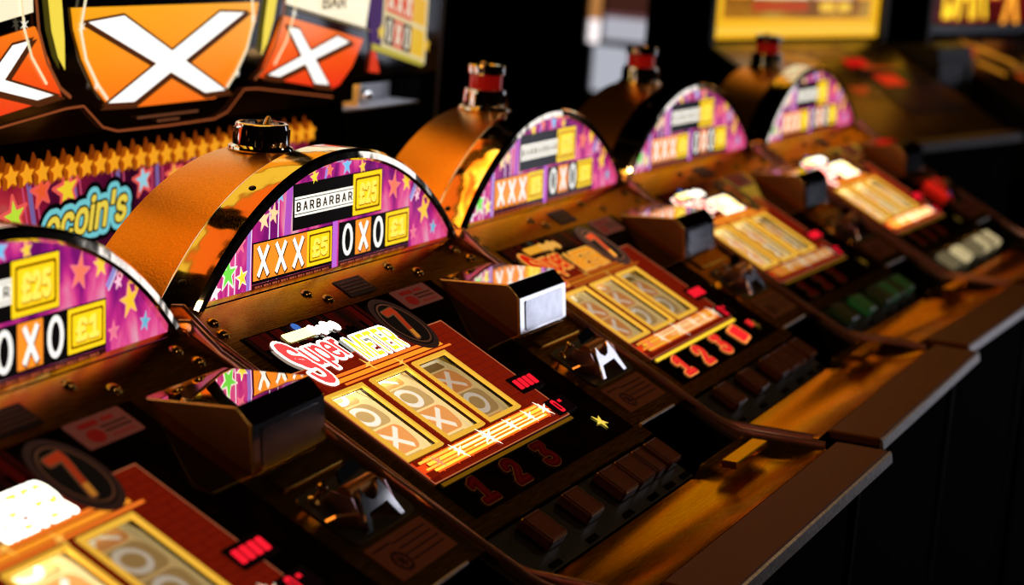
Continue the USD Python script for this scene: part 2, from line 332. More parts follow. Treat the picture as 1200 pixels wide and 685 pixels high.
@lru_cache(None)
def coin_bracket():
    """The chrome two-pronged plate that stands up at the coin entry, in (u, height)."""
    p = Polygon([(0, 0), (.007, 0), (.014, .014), (.050, .016), (.061, 0), (.069, 0), (.059, .026), (.053, .037), (.047, .030), (.041, .024), (.030, .022), (.022, .026), (.017, .035), (.010, .026)])
    return p
def small_lines(x0, x1, ys, h, seed):
    r = random.Random(seed); out = []
    for y in ys:
        x = x0
        while x < x1 - .002:
            w = min(r.uniform(.003, .008), x1 - x); out.append(rect(x, x + w, y, y + h)); x += w + .0012
    return unary_union(out)
def slot_machine(label, X, Y, W, o):
    root = thing('slot_machine', label, 'slot machine', (X, Y, 0), W)
    # cabinet
    side = Polygon([(.125, -Z0), (.125, -.014), (0.012, -.014), (-.004, -.010)] + [(-v * math.cos(AD), -v * math.sin(AD) - .006) for v in (.02, .385)] + [(-.365, -.186), (-.508, -.195), (-.500, -Z0)])
    short = side.intersection(sbox(-.460, -Z0, 1, 1))
    for x0, sd in ((-.313, short), (.276, side)): obj('side_panel', put(shape_x(sd, x0, x0 + .012), frame((0, 0, Z0), (1, 0, 0), (0, 1, 0))), black, root)
    obj('front_panel', block(-.262, .276, -.502, -.488, 0.0, Z0 - .192), matte_black, root)
    obj('back_panel', block(-.301, .276, .112, .125, 0.0, Z0 - .016), matte_black, root)
    # deck
    plate = dk(-.306, .2845, .006, .352).difference(dk(-.2775, .1215, .0605, .3345)).difference(dk(.138, .2835, .3365, .36))
    obj('deck_plate', put(extrude(plate, .004), DECK @ trimesh.transformations.translation_matrix((0, 0, -.004))), deck_metal, root)
    for (u, v) in ((-.281, .032), (-.2876, .0485), (-.104, .03), (-.082, .0446), (.0825, .0255), (.1215, .0445), (.2447, .0288), (.2529, .0479)):
        r = lathe([(0, .0035), (.003, .0032), (.0055, .002), (.0068, 0), (0, 0)], 20); obj('screw', put(r, frame(at_deck(u, v), (1, 0, 0), WU)), deck_metal, root, smooth=60)
    obj('right_trim', profile_strip(.2870, .2945, .0045, .012), pink_metal, root, 'rosy metal trim down the right side', smooth=30)
    obj('left_trim', profile_strip(-.3125, -.3060, .0045, .012), pink_metal, root, smooth=30)
    # playfield glass with its reel windows
    pf = dk(-.2772, .1212, .0608, .3342)
    for a, b in REELS: pf = pf.difference(dk(a + .003, b - .003, RV0 + .003, RV1 - .003))
    play = obj('playfield_glass', put(extrude(pf, .004), DECK @ trimesh.transformations.translation_matrix((0, 0, -.0035))), playfield_mat, root)
    LIFT = .0006
    red = dk(-.2745, .0425, .118, .2862).difference(unary_union([dk(a - .001, b + .001, RV0 - .001, RV1 + .001) for a, b in REELS]))
    bricks = unary_union([dk(-.27 + k * .031 + (j % 2) * .015, -.241 + k * .031 + (j % 2) * .015, .119 + j * .0085, .1265 + j * .0085) for j in range(20) for k in range(11)]).intersection(red)
    rp = [(red, (0.22, 0.010, 0.003), 0), (bricks, (0.34, 0.018, 0.004), 1), (red.buffer(0).difference(dk(-.2735, .0415, .119, .2852)), (0.95, 0.3, 0.12), 2)]
    rq = random.Random(9); rp += [(dk(u_, u_ + rq.uniform(.003, .009), .0625, .0625 + rq.uniform(.02, .05)), (0.10 * rq.random(), 0.004, 0.002), 0) for u_ in np.arange(-.272, -.06, .0075)]
    prints(play, 'red_panel_print', rp, DECK, ink(o['panel'], 0.1), lift=LIFT)
    gl, rn = [(dk(-.271, .03, .2565, .2785), (0.85, 0.05, 0.006), 0.8), (dk(-.25, .012, .2575, .2772), (0.9, 0.12, 0.01), 1.3)], random.Random(5)
    for k, (v0, v1) in enumerate([(.259, .2617), (.2635, .2668), (.2685, .2707), (.2725, .2752)]):
        gl.append((dk(-.262 + .01 * (k % 2), .006 + .006 * (k % 3), v0, v1), (1, 0.45 + .12 * (k % 2), 0.05), 2)); gl.append((dk(-.2 + .02 * k, -.06 + .02 * k, v0 + .0006, v1 - .0006), (1, 0.9, 0.5), 3))
    for x, r in ((-.235, .010), (-.19, .012), (-.125, .016), (-.07, .011), (-.025, .011), (.012, .013)):
        gl.append((star(x, -.267, r, 0.18, 4, 0.4).union(star(x, -.267, r * .6, .3, 6)), (1, 0.95, 0.7) if r > .0105 else (1, 0.2, 0.1), 4))
    prints(play, 'glow_strip', gl, DECK, ink(o['glow'], 0.1), lift=LIFT)
    ts = []
    for k, (v0, v1) in enumerate([(.137, .1405), (.1425, .1475), (.1495, .152)]): ts.append((dk(-.245 + .012 * k, -.018 + .012 * k, v0, v1), (1, 0.22 + .1 * (k % 2), 0.02), 2))
    for x, v, r in ((-.02, .132, .014), (-.105, .15, .008), (-.155, .138, .010)): ts.append((star(x, -v, r, 0.2, 4, 0.3), (1, 0.6, 0.1), 3))
    prints(play, 'upper_strip', ts, DECK, ink(min(1.0, o['title'] * .35 + .1), 0.1), lift=LIFT)
    # title
    sup, met = words('Super', -.203, -.108, .044, .088, slant=-.18), words('METER', -.104, -.117, .034, .084)
    big_s = words('S', -.238, -.112, .066, .03, slant=-.25)
    t = [(unary_union([sup, big_s]).buffer(.0032), (1, 0.75, 0.6), 3), (unary_union([sup, big_s]).buffer(-.0003), (0.75, 0.03, 0.03), 4.2), (met.buffer(.0024), (1, 0.98, 0.85), 3.4)]
    t += [(met.buffer(-.0004), (1, 0.62, 0.02), 4.4)]
    t += [(rrect(-.222, -.168, -.084, -.072, .003), (1, 0.85, 0.3), 3.2), (unary_union([Point(-.168 + .0125 * k, -.078 - .003 * (k % 2)).buffer(.0075, 6) for k in range(4)]), (1, 0.95, 0.8), 3.6), (Point(-.186, -.0685).buffer(.006), (0.02, 0.06, 0.2), 3)]
    if o.get('warm'): t = [(p_, (c_[0] * .95, c_[1] * .5, c_[2] * .10), l_) for p_, c_, l_ in t]
    prints(play, 'title_print', t, DECK, ink(o['title'], 0.1), 'backlit title lettering', lift=LIFT)
    # seven emblem
    em = affinity.rotate(affinity.translate(affinity.scale(Point(0, 0).buffer(1, 16), .035, .042), -.026, -.107), 0)
    e1 = [(em, (0.05, 0.022, 0.016), 5), (affinity.scale(em, .84, .84), (0.012, 0.008, 0.006), 6), (affinity.scale(em, .78, .78).difference(affinity.scale(em, .73, .73)), (0.16, 0.06, 0.03), 6.6)]
    seven = affinity.rotate(words('7', -.026, -.107, .046, .026, slant=.12), 6)
    e1 += [(seven.buffer(.0016), (0.25, 0.1, 0.04), 7), (seven, (0.6, 0.05, 0.012), 8), (seven.intersection(dk(-.06, .02, .118, .15)), (0.95, 0.38, 0.04), 8.6)]
    prints(play, 'seven_emblem', e1, DECK, ink(o['seven'], 0.15), lift=LIFT)
    # 1 2 3 and the bar above them
    prints(play, 'win_line', [(dk(-.268, .04, .2885, .2925), (1, 0.62, 0.03), 2)], DECK, ink(o['line'], 0.1), lift=LIFT)
    for k, ch in enumerate('123'):
        s = words(ch, -.228 + .076 * k, -.3125, .03, .03, slant=.15)
        prints(play, 'digit', [(s.buffer(.003), (1, 0.3, 0.06), 2), (s.buffer(.0018), (0.5, 0.012, 0.01), 3), (s.buffer(-.001), (0.75, 0.03, 0.02), 3.8)], DECK, ink(o['digits'], 0.1, .6 if o['digits'] > .5 else .1), lift=LIFT)
    if o['digits'] > .5:
        s = affinity.rotate(rrect(-.018, .018, -.324, -.299, .004), 8); prints(play, 'win_lamp', [(s.buffer(.003), (1, 0.3, 0.06), 2), (s, (0.85, 0.02, 0.02), 3)], DECK, ink(o['digits'], 0.1), lift=LIFT)
    st = star(.076, -.3105, .011, .35, 5, .4); prints(play, 'star_lamp', [(st, (1, 0.75, 0.1), 2)], DECK, ink(o['star'], 0.1), lift=LIFT)
    # red counters
    led = [(rrect(.012, .07, -.242, -.2175, .002), (0.003, 0.001, 0.001), 3.5)]
    for k in range(4): led.append((affinity.skew(rrect(.0185 + k * .0122, .0276 + k * .0122, -.2365, -.2225, .0015), 8, 0), (1, 0.012, 0.03), 4.5))
    l2 = []; l2.append((rrect(.022, .07, -.2835, -.2605, .002), (0.003, 0.001, 0.001), 3.5)); l2.append((rrect(.034, .0435, -.281, -.263, .003).difference(rrect(.0365, .041, -.278, -.266, .002)), (1, 0.012, 0.03), 4.5)); l2.append((rect(.05, .056, -.269, -.2655), (1, 0.012, 0.03), 4.5))
    prints(play, 'red_counter', led, DECK, ink(1.0, 0.1), 'glowing red digital counter', lift=LIFT)
    prints(play, 'red_counter', l2, DECK, ink(1.0, 0.1), lift=LIFT)
    if o['digits'] > .5: prints(play, 'red_counter', [(rrect(.06, .075, -.312, -.3, .001), (0.8, 0.02, 0.02), 2)], DECK, ink(1.0, 0.1), lift=LIFT)
    # reels
    for k, (a, b) in enumerate(REELS):
        fr = dk(a, b, RV0, RV1).difference(dk(a + .0042, b - .0042, RV0 + .0042, RV1 - .0042))
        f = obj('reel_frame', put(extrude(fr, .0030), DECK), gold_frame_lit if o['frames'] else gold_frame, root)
        m, c = reel_mesh(o['reels'][k][0], a, b); obj('reel', m, ink(o['reels'][k][1], 0.35, 0.8), f, None, False, c)
        if o['reels'][k][2] > 0:
            obj('reel_lamp', deck_block(a + .006, b - .006, RV0 - .012, RV0 + .0015, -.0060, -.0040), lamp((1.0, 0.8, 0.42), o['reels'][k][2]), f)
        obj('reel_glass', put(extrude(dk(a + .001, b - .001, RV0 + .001, RV1 - .001), .0008), DECK @ trimesh.transformations.translation_matrix((0, 0, -.0025))), pane, f)
    # notices
    stk = [(rrect(.02, .0995, -.0914, -.0615, .002), (0.42, 0.12, 0.09), 0), (affinity.scale(Point(.042, -.081).buffer(.009), 1.2, .8), (0.5, 0.02, 0.015), 1), (rect(.034, .06, -.071, -.066), (0.5, 0.02, 0.015), 1), (small_lines(.057, .094, (-.076, -.081), .0022, 3), (0.12, 0.03, 0.02), 1), (small_lines(.06, .092, (-.087,), .0022, 4), (0.5, 0.05, 0.04), 1), (rect(.066, .082, -.0705, -.0665), (0.55, 0.03, 0.02), 1)]
    prints(root, 'warning_sticker', stk, DECK, ink(0.10, 0.3), 'pinkish red warning sticker', lift=.0008)
    gn = [(rect(-.045, .012, -.052, -.026), (0.012, 0.007, 0.005), 0), (small_lines(-.042, .009, (-.032, -.037, -.042, -.047), .0022, 8), (0.18, 0.07, 0.04), 1)]
    prints(root, 'notice_print', gn, DECK, ink(0.05, 0.3), lift=.0004)
    lp = [(rect(.149, .261, -.318, -.278), (0.20, 0.052, 0.02), 0), (small_lines(.19, .255, (-.287, -.294, -.301, -.308), .0016, 9), (0.05, 0.012, 0.008), 1), (ring(.176, -.303, .012, .011, .003), (0.04, 0.01, 0.008), 1), (star(.176, -.303, .008, .4, 6), (0.04, 0.01, 0.008), 1), (small_lines(.155, .19, (-.285,), .0018, 10), (0.05, 0.012, 0.008), 1)]
    prints(root, 'instruction_plate', lp, DECK, ink(0.05, 0.3), 'brown instruction plate with small print', lift=.0008)
    # coin housing: mirror-topped wedge
    yz = [(-.0507, -.0298), (-.1369, -.0247), (-.1503, -.037), (-.1545, -.0779), (-.1500, -.082), (-.0507, -.0325)]
    hb = obj('coin_housing', put(shape_x(Polygon([(y + (.0015 if 0 < i < 4 else 0), z - (.0014 if i < 3 else 0)) for i, (y, z) in enumerate(yz)]), .1434, .2712), frame((0, 0, Z0), (1, 0, 0), (0, 1, 0))), housing, root, 'wedge-shaped metal coin housing')
    def slab(name, p, q, x0, x1, th, m, off=0.0, label=None, r=0.0):
        p, q = np.array([0, *p]), np.array([0, *q]); d = (p - q); Ln = np.linalg.norm(d); d /= Ln
        T = frame(np.array([0, 0, Z0]) + q, (1, 0, 0), d)
        poly = rrect(x0, x1, off, Ln - off, r) if r else rect(x0, x1, off, Ln - off)
        return obj(name, put(extrude(poly, th), T), m, hb, label)
    A, B, C_, D = yz[:4]
    slab('top_plate', A, B, .1426, .272, .0016, mirror, label='polished mirror top')
    slab('bevel_plate', B, C_, .1426, .272, .0014, black_gloss, label='black glossy bevel')
    slab('front_frame', C_, D, .1426, .272, .0016, chrome)
    slab('front_plate', C_, D, .156, .262, .0026, front_mirror, .0045, 'worn reflective front plate', .003)
    for s in (.1424, .2722):
        e = cat_([put(trimesh.creation.cylinder(.0011, segment=[(s, p[0], Z0 + p[1]), (s, q_[0], Z0 + q_[1])], sections=8), np.eye(4)) for p, q_ in ((A, B), (B, C_), (C_, D))])
        obj('edge_bead', e, brass, hb, smooth=60)
    # ledge below the housing and coin entry
    obj('coin_ledge', deck_block(.150, .258, .176, .199, 0, .0025, .001), deck_metal, root)
    ce = obj('coin_entry', put(extrude(rrect(.148, .272, -.272, -.208, .012), .0012), DECK), black, root)
    lean = (WU * .030 + NU * .0175) / np.linalg.norm(WU * .030 + NU * .0175)
    obj('pronged_plate', put(extrude(coin_bracket(), .0022), frame(at_deck(.177, .268, .0012), (1, 0, 0), lean)), white_steel if o['prong'] else chrome, ce, 'bright two-pronged coin guide')
    wedge = Polygon([(0, 0), (.046, 0), (.044, .010), (.026, .0155)])
    for u in (.1795, .2435): obj('guide_side', put(extrude(wedge, .0025), frame(at_deck(u, .267, .0012), WU, NU)), pink_metal, ce)
    c_ = trimesh.creation.cylinder(.0075, .052, sections=24); c_.apply_transform(trimesh.transformations.rotation_matrix(math.pi / 2, (0, 1, 0)))
    obj('coin_chute', put(c_, frame(at_deck(.2095, .2335, .0125), (1, 0, 0), WU)), housing, ce, smooth=40)
    obj('chute_roof', put(extrude(Polygon([(0, 0), (.046, .004), (.040, .016), (.008, .012)]), .002), frame(at_deck(.184, .226, .017), (1, 0, 0), WU * .9 + NU * .35)), chrome, ce)
    lv = lathe([(0, 0), (.0058, 0), (.0058, .0015), (.0024, .003), (.002, .0115), (.0042, .0125), (.0042, .0158), (.003, .017), (0, .017)], 20)
    obj('reject_button', put(lv, frame(at_deck(.168, .219, .0012), (1, 0, 0), WU)), brass, ce, smooth=40)
    obj('guide_wing', put(extrude(Polygon([(0, 0), (.03, 0), (.026, .013), (.006, .006)]), .003), frame(at_deck(.153, .238, .0012), np.array((.8, 0, 0)) - WU * .6, NU)), pink_metal, ce)
    if o.get('slot_red'): obj('slot_lamp', deck_block(.152, .268, .211, .2165, .001, .012, .001), red_lamp, ce, 'glowing red strip of the coin entry'); obj('slot_lamp', deck_block(.152, .157, .2165, .262, .001, .012, .001), red_lamp, ce)
    # coin return
    cup = [put(extrude(dk(.136, .2855, .334, .41), .003), DECK @ trimesh.transformations.translation_matrix((0, 0, -.062)))]
    cup += [deck_block(.1345, .1375, .334, .392, -.06, -.0105), deck_block(.136, .28, .3335, .336, -.06, -.0045)]
    cr_ = obj('coin_return', cat_(cup), matte_black, root)
    obj('silver_lip', deck_block(.138, .243, .3345, .3375, -.0005, .0022, .0006), edge_alu, cr_, 'thin silver lip')
    obj('scoop_edge', block(.133, .243, -.411, -.393, Z0 - .178, Z0 - .170, .0012), tray_metal, cr_)
    # buttons
    bp = obj('button_panel', deck_block(-.301, .134, .3525, .412, -.016, -.010), black, root)
    for k in range(6):
        u = (-.245, -.155, -.06, .012, .062, .108)[k]; obj('panel_slot', deck_block(u, u + .022, .4035, .4095, -.0099, -.0085), matte_black, bp)
    for k, (a, b) in enumerate([(-.2256, -.1885), (-.1305, -.0945), (-.0384, .0005), (.0095, .0500), (.0582, .0800), (.0957, .1290)]):
        bt = obj('button', deck_block(a, b, .3565, .393, -.0105, .0025, .0022), button_plastic if not o['btn'] else lamp_button(o['btn'], k), root)
        obj('button_bezel', put(extrude(dk(a + .0015, b - .0015, .358, .3915).difference(dk(a + .0028, b - .0028, .3593, .3902)), .0006), DECK @ trimesh.transformations.translation_matrix((0, 0, .0024))), button_edge, bt)
    # tray, lip
    xs, ys = np.linspace(-.304, .281, 40), np.linspace(-.372, -.4665, 22); v, f = [], []
    for j, y in enumerate(ys):
        for x in xs:
            s = j / 21.0; dip = math.sin(math.pi * s) ** .8 * .011 * min(1, (x + .304) / .03, (.281 - x) / .03)
            v.append((x, y, Z0 - .1785 - dip - (.010 * (1 - s) ** 6 if x < .13 else 0)))
    n = len(xs)
    for j in range(21):
        for i in range(n - 1): f += [(j * n + i, (j + 1) * n + i, (j + 1) * n + i + 1), (j * n + i, (j + 1) * n + i + 1, j * n + i + 1)]
    obj('payout_tray', trimesh.Trimesh(v, f, process=False), tray_metal, root, 'shallow golden payout tray', smooth=True)
    obj('lip_plate', block(-.262, .316, -.527, -.4675, Z0 - .1875, Z0 - .1765, .0018), lip_metal, root, 'brown metal front lip')
    obj('lip_edge_strip', put(shape_x(Polygon([(-.5275, -.1772), (-.5300, -.1785), (-.5320, -.1895), (-.5270, -.1895)]), -.262, .3165), frame((0, 0, Z0), (1, 0, 0), (0, 1, 0))), edge_alu, root, 'worn pale edge strip', )
    # marquee and hood
    marquee(root, random.Random(2))
    rim = obj('marquee_rim', rim_mesh(), rim_chrome, root, 'polished chrome band round the arch', smooth=35)
    for dg_ in (47, 68, 112, 133):
        s = trimesh.creation.icosphere(2, .0038); s.apply_scale((1, 1, .5)); R = trimesh.transformations.rotation_matrix(math.radians(90 - dg_), (0, 1, 0)); s.apply_transform(R); s.apply_translation(arc_pt(.3885, dg_, .016)); obj('rim_screw', s, black, rim, smooth=True)
    obj('marquee_sill', block(-.285, .281, -.013, .02, Z0 - .0135, Z0 - .005, .002), black_gloss, root)
    obj('hood', hood_mesh(), bronze, root, 'bronze hammered half-drum hood', smooth=35)
    knob(root, o['red_knob'])
    return root
LB = {}
def lamp_button(kind, k):
    key = (kind, k % 2)
    if key not in LB:
        c, s = {'green': ((0.05, 0.6, 0.1), 0.008 + .03 * (k % 2)), 'white': ((1.0, 0.8, 0.4), 0.14 + .42 * (k % 2))}[kind]
        LB[key] = plain('lit_button_%s_%d' % (kind, k % 2), (0.06, 0.03, 0.02), 0.25, emit=(c, s))
    return LB[key]
BASE = dict(title=0.3, panel=.35, glow=.5, seven=.3, line=.05, digits=.025, star=.05, frames=True, btn=None, red_knob=True, prong=False)
row = [
 ('slot machine nearest the camera, cut off by the left picture edge, title burning white', -.6512, -.0552, math.radians(2.9939), dict(title=4.0, panel=.3, glow=.9, seven=.35, reels=[('OXXO', 1.3, 8.), ('OXOO', 1.2, 8.), ('XOOX', .3, .8)], red_knob=False)),
 ('slot machine in sharp focus, bare chrome knob on its bronze hood, red Super title lit', 0, 0, 0, dict(title=2.6, panel=.42, glow=1.5, seven=.4, star=.9, reels=[('OOXO', 1.0, 9.), ('XOXO', .9, 7.), ('BXOX', .38, .6)], red_knob=False, prong=True)),
 ('slot machine with red 1 2 3 lit on its playfield and a red-lens knob', .6207, .0232, math.radians(.4739), dict(warm=True, title=.75, panel=.35, glow=.8, seven=1.3, line=1.2, digits=1.15, frames=True, reels=[('OXXO', .42, 2.0), ('XXOX', .42, 1.8), ('BXOB', .34, .5)], prong=True)),
 ('slot machine with greenish button lights, second from the far end of the row', 1.252, .037, math.radians(-1.7709), dict(title=2.4, panel=.35, glow=.45, reels=[('OXXO', .8, 5.), ('OXOX', .7, 4.), ('BXOB', .5, 1.5)], btn='green')),
 ('slot machine at the far end of the row, its buttons lit creamy white', 1.8852, .0164, math.radians(-1.9304), dict(title=3.0, panel=.6, glow=1.6, reels=[('OXXO', 1.2, 8.), ('OXOX', 1.0, 6.), ('BXOB', 1.0, 5.)], btn='white', slot_red=True)),
]
for lab, X, Y, W, o in row:
    slot_machine(lab, X, Y, W, {**BASE, **o})

# ------------------------------------------------------------------ the tall machine behind, with the big X reels on its glass
BY = 0.40
def plane_y(y): return frame((0, y, Z0), (1, 0, 0), (0, 0, 1))
bm = thing('upright_machine', 'tall machine behind the row with huge white X reels on orange glass', 'slot machine', (0, 0, 0))
obj('cabinet', block(-.62, .80, BY + .012, BY + .55, 0, Z0 + 1.34, .01), matte_black, bm)
obj('upper_wing', block(.795, 1.1, BY + .012, BY + .55, Z0 + .1075, Z0 + 1.34), matte_black, bm)
obj('lower_wing', block(.795, 1.1, BY + .012, BY + .55, 0, Z0 + .060), matte_black, bm)
obj('valance', block(.795, 1.05, BY + .004, BY + .012, Z0 + .1005, Z0 + .112), matte_black, bm)
obj('wing_post', block(1.043, 1.1, BY + .012, BY + .55, Z0 + .060, Z0 + .1075), matte_black, bm)
obj('top_panel', put(extrude(rect(-.6, 1.08, .1085, 1.32).union(rect(-.6, .80, .078, .2)), .01), frame((0, BY + .012, Z0), (1, 0, 0), (0, 0, 1))), black_gloss, bm)
low = obj('lower_glass', put(extrude(rect(-.6, .675, -.30, .040), .01), frame((0, BY + .012, Z0), (1, 0, 0), (0, 0, 1))), crimson_art, bm)
TP = plane_y(BY + .0015)
def mir(p): return affinity.scale(p, -1, 1, origin=(.305, 0))
def shade_panel(name, poly, stops, s):
    """Coloured back-lit glass: its colour runs down the print."""
    a, b, c, d = poly.bounds
    m = mat(name, {'g': ('geometry', {}), 'mr': ('mapping', dict(location=(0, 0, -(b + Z0) / (d - b)), scale=(1, 1, 1 / (d - b)))), 'sx': ('separate_xyz', {}), 'r': ('rgb_ramp', {'ramp': stops}),
        'p': ('principled_bsdf', dict(roughness=0.15, base_color=(0.3, 0.08, 0.01), emission_strength=s))},
        [('g.position', 'mr.vector'), ('mr.vector', 'sx.vector'), ('sx.z', 'r.fac'), ('r.color', 'p.emission_color')])
    return m
cen = Polygon([(.098, .224), (.104, .2), (.122, .165), (.15, .13), (.175, .112), (.196, .104), (.414, .104), (.435, .112), (.46, .13), (.488, .165), (.506, .2), (.512, .224)])
RP = Polygon([(.528, .1255), (.726, .099), (.75, .104), (.785, .128), (.816, .166), (.581, .205), (.556, .17)])
def fan(z0, z1):
    """One cell of the three printed reels between two heights (measured on the middle reel)."""
    wid = lambda z: .207 + (z - .23) * .06
    c = Polygon([(.305 - wid(z0), z0), (.305 + wid(z0), z0), (.305 + wid(z1), z1), (.305 - wid(z1), z1)])
    a, b = (z0 - .23), (z1 - .23)
    r = Polygon([(.585 + a * .12, .216 + a), (.82 + a * .2, .178 + a * 1.02), (.82 + b * .2, .178 + b * 1.02), (.585 + b * .12, .216 + b)])
    return c, r
orange = shade_panel('orange_glass', cen, [(0, (1.0, 0.17, 0.01)), (0.5, (1.0, 0.30, 0.008)), (1, (1.0, 0.40, 0.01))], 1.0)
redder = shade_panel('red_orange_glass', RP, [(0, (0.9, 0.03, 0.01)), (0.5, (1.0, 0.10, 0.008)), (1, (1.0, 0.22, 0.01))], 0.95)
for nm, poly, m in (('x_reel', cen, orange), ('x_reel', RP, redder), ('x_reel', mir(RP), redder)):
    obj(nm, put(extrude(poly, .003), TP), m, bm, 'glowing orange reel panel')
CELLS = [(.235, .345, (1, 0.9, 0.62)), (.357, .49, (1, 0.34, 0.01)), (.502, .61, (1, 0.62, 0.05)), (.622, .75, (1, 0.16, 0.01))]
for k, (z0, z1, c) in enumerate(CELLS):
    m_ = plain('reel_cell_glass_%d' % k, tuple(x * .4 for x in c), 0.15, emit=(c, 1.0))
    C0, R0 = fan(z0, z1)
    for poly in (C0, R0, mir(R0)): obj('upper_reel', put(extrude(poly, .003), TP), m_, bm)
header = nebula('amber_header_art', 3.2, [(0.3, (0.35, 0.03, 0.004)), (0.45, (1.0, 0.24, 0.01)), (0.55, (1.0, 0.45, 0.02)), (0.7, (1, 0.75, 0.2))], (3, 3, 7))
obj('header_glass', put(extrude(rect(-.58, .88, .80, 1.30), .006), TP), header, bm, 'glowing amber header glass')
def thick_x(pts): return Polygon(pts)
cx = unary_union([Polygon([(.128, .2075), (.2, .2135), (.436, .114), (.388, .113)]), Polygon([(.474, .2115), (.415, .2135), (.174, .1125), (.228, .111)])])
rx = unary_union([Polygon([(.592, .190), (.622, .186), (.716, .106), (.676, .110)]), Polygon([(.770, .164), (.735, .173), (.545, .128), (.575, .124)])])
L = []
for p in (cx, rx, mir(rx)):
    L += [(affinity.translate(p.buffer(.004, join_style=2), .003, -.004).union(p.buffer(.003, join_style=2)), (0.06, 0.015, 0.004), 1), (p, (1, 0.97, 0.9), 2)]
prints(bm, 'x_print', L, TP, ink(1.25, .15), 'huge white letter X print', lift=.003)
# outlines and side flashes of the fan
L = []
def line(pts, w, c, l): return (LineString(pts).buffer(w, 6), c, l)
arc_l = [(.088, .235), (.094, .2), (.112, .163), (.142, .125), (.172, .105), (.196, .097)]
for fn in (lambda p: p, mir):
    L.append((fn(LineString([(.12, .235), (.112, .2), (.125, .165), (.15, .135), (.17, .118)]).buffer(.0022)), (1, 0.9, 0.6), 4))
    L.append((fn(Polygon([(.05, .235), (.075, .235), (.083, .19), (.086, .155), (.072, .17), (.058, .2)])), (1, 0.78, 0.08), 1))
    L.append((fn(LineString([(.028, .235), (.035, .2), (.052, .165), (.078, .135), (.098, .124)]).buffer(.0022)), (0.28, 0.07, 0.02), 1))
    L.append((fn(LineString([(-.12, .088), (.09, .111), (.125, .112), (.165, .085), (.196, .078), (.305, .077)]).buffer(.0012)), (0.3, 0.07, 0.02), 1))
    L.append((fn(LineString([(.0, .235), (.006, .205), (.022, .172), (.05, .142)]).buffer(.0018)), (1, 0.85, 0.5), 4))
    for x, z, r in ((.114, .203, .008), (.147, .134, .006), (.006, .208, .008)): L.append((fn(star(x, z, r, .25, 6)), (1, 0.95, 0.8), 5))
L.append((small_lines(.236, .374, (.0895,), .0028, 21), (0.16, 0.05, 0.02), 2)); L.append((small_lines(.28, .332, (.083,), .0028, 22), (0.16, 0.05, 0.02), 2))
L.append((words('BAR', .715, .222, .02, .07, bold=True), (0.2, 0.12, 0.05), 9)); L.append((LineString([(.6, .215), (.83, .178)]).buffer(.0008), (0.3, 0.2, 0.08), 9))
prints(bm, 'reel_outline_print', L, TP, ink(0.9, .15), lift=.003)
# win table at the right of the fan
tb = [(Polygon([(.80, .30), (1.02, .27), (1.02, .118), (.845, .15)]), (0.06, 0.01, 0.12), 0)]
Qa, Qb, Qc = np.array((.885, .252)), np.array((.135, -.028)), np.array((0, -.098))
def quad(a0, a1, b0, b1): return Polygon([tuple(Qa + Qb * a + Qc * b) for a, b in ((a0, b0), (a1, b0), (a1, b1), (a0, b1))])
tb += [(quad(-.06, 1.06, -.6, 1.04), (0.9, 0.75, 0.4), 1), (quad(0, 1, -.55, .02), (1, 0.85, 0.5), 2), (quad(0, .66, .06, .47), (0.85, 0.1, 0.03), 2), (quad(.68, 1, .06, .47), (1, 0.55, 0.04), 2), (quad(0, .66, .54, .96), (0.06, 0.02, 0.01), 2), (quad(.22, .44, .54, .96), (0.85, 0.1, 0.03), 2.5), (quad(.68, 1, .54, .96), (1, 0.6, 0.04), 2)]
def on_quad(g): return affinity.affine_transform(g, [Qb[0], -Qc[0], Qb[1], -Qc[1], Qa[0], Qa[1]])
for a in (.11, .33, .55): tb.append((on_quad(cross_x(a - .06, a + .06, -.42, -.11, .045)), (1, 0.92, 0.7), 3.5))
tb.append((on_quad(cross_x(.27, .39, -.91, -.59, .045)), (1, 0.92, 0.7), 3.5))
for a in (.11, .55): tb.append((on_quad(ring(a, -.75, .075, .17, .04)), (1, 0.92, 0.7), 3.5))
tb += [(star(.872, .175, .012, .45), (1, 0.7, 0.05), 3), (star(1.03, .15, .012, .45), (1, 0.6, 0.05), 3), (Polygon([(.845, .15), (.86, .145), (.875, .115), (.84, .118)]), (0.9, 0.06, 0.02), 3), (Polygon([(.845, .16), (1.02, .125), (1.02, .118), (.845, .15)]), (0.6, 0.5, 0.05), 3)]
prints(bm, 'win_table_print', tb, TP, ink(0.75, .15), lift=.001)
# row of stars, lower glass print
STAR_RIM = plain('star_rim_plastic', (0.3, 0.06, 0.006), 0.4, emit=((1.0, 0.22, 0.006), 0.32))
STARM = plain('lit_star_plastic', (0.8, 0.35, 0.02), 0.3, emit=((1.0, 0.40, 0.015), 0.85))
for k in range(36):
    x = -.326 + k * .0282
    sl = obj('star_lamp', put(extrude(star(x, .043, .0158, .5, rot=.14), .005), plane_y(BY - .003)), STAR_RIM, bm); obj('star_face', put(extrude(star(x, .0432, .0128, .5, rot=.14), .0015), plane_y(BY - .008)), STARM, sl)
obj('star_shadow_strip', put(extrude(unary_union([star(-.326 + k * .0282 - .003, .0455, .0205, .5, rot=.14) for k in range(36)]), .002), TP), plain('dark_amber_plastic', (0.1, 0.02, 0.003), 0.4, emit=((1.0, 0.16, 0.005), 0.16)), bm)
L = []
rn = random.Random(11)
for x in (.03, .115, .205, .29, .375, .46, .545, .62):
    dx = .035 - (x - .03) * .06
    L += [(LineString([(x, .03), (x + dx, -.10)]).buffer(.004), (0.22, 0.14, 0.4), 1), (LineString([(x - .012, .03), (x + dx - .012, -.10)]).buffer(.0012), (0.7, 0.08, 0.2), 1), (LineString([(x + .012, .03), (x + dx + .012, -.10)]).buffer(.0012), (0.7, 0.08, 0.2), 1)]
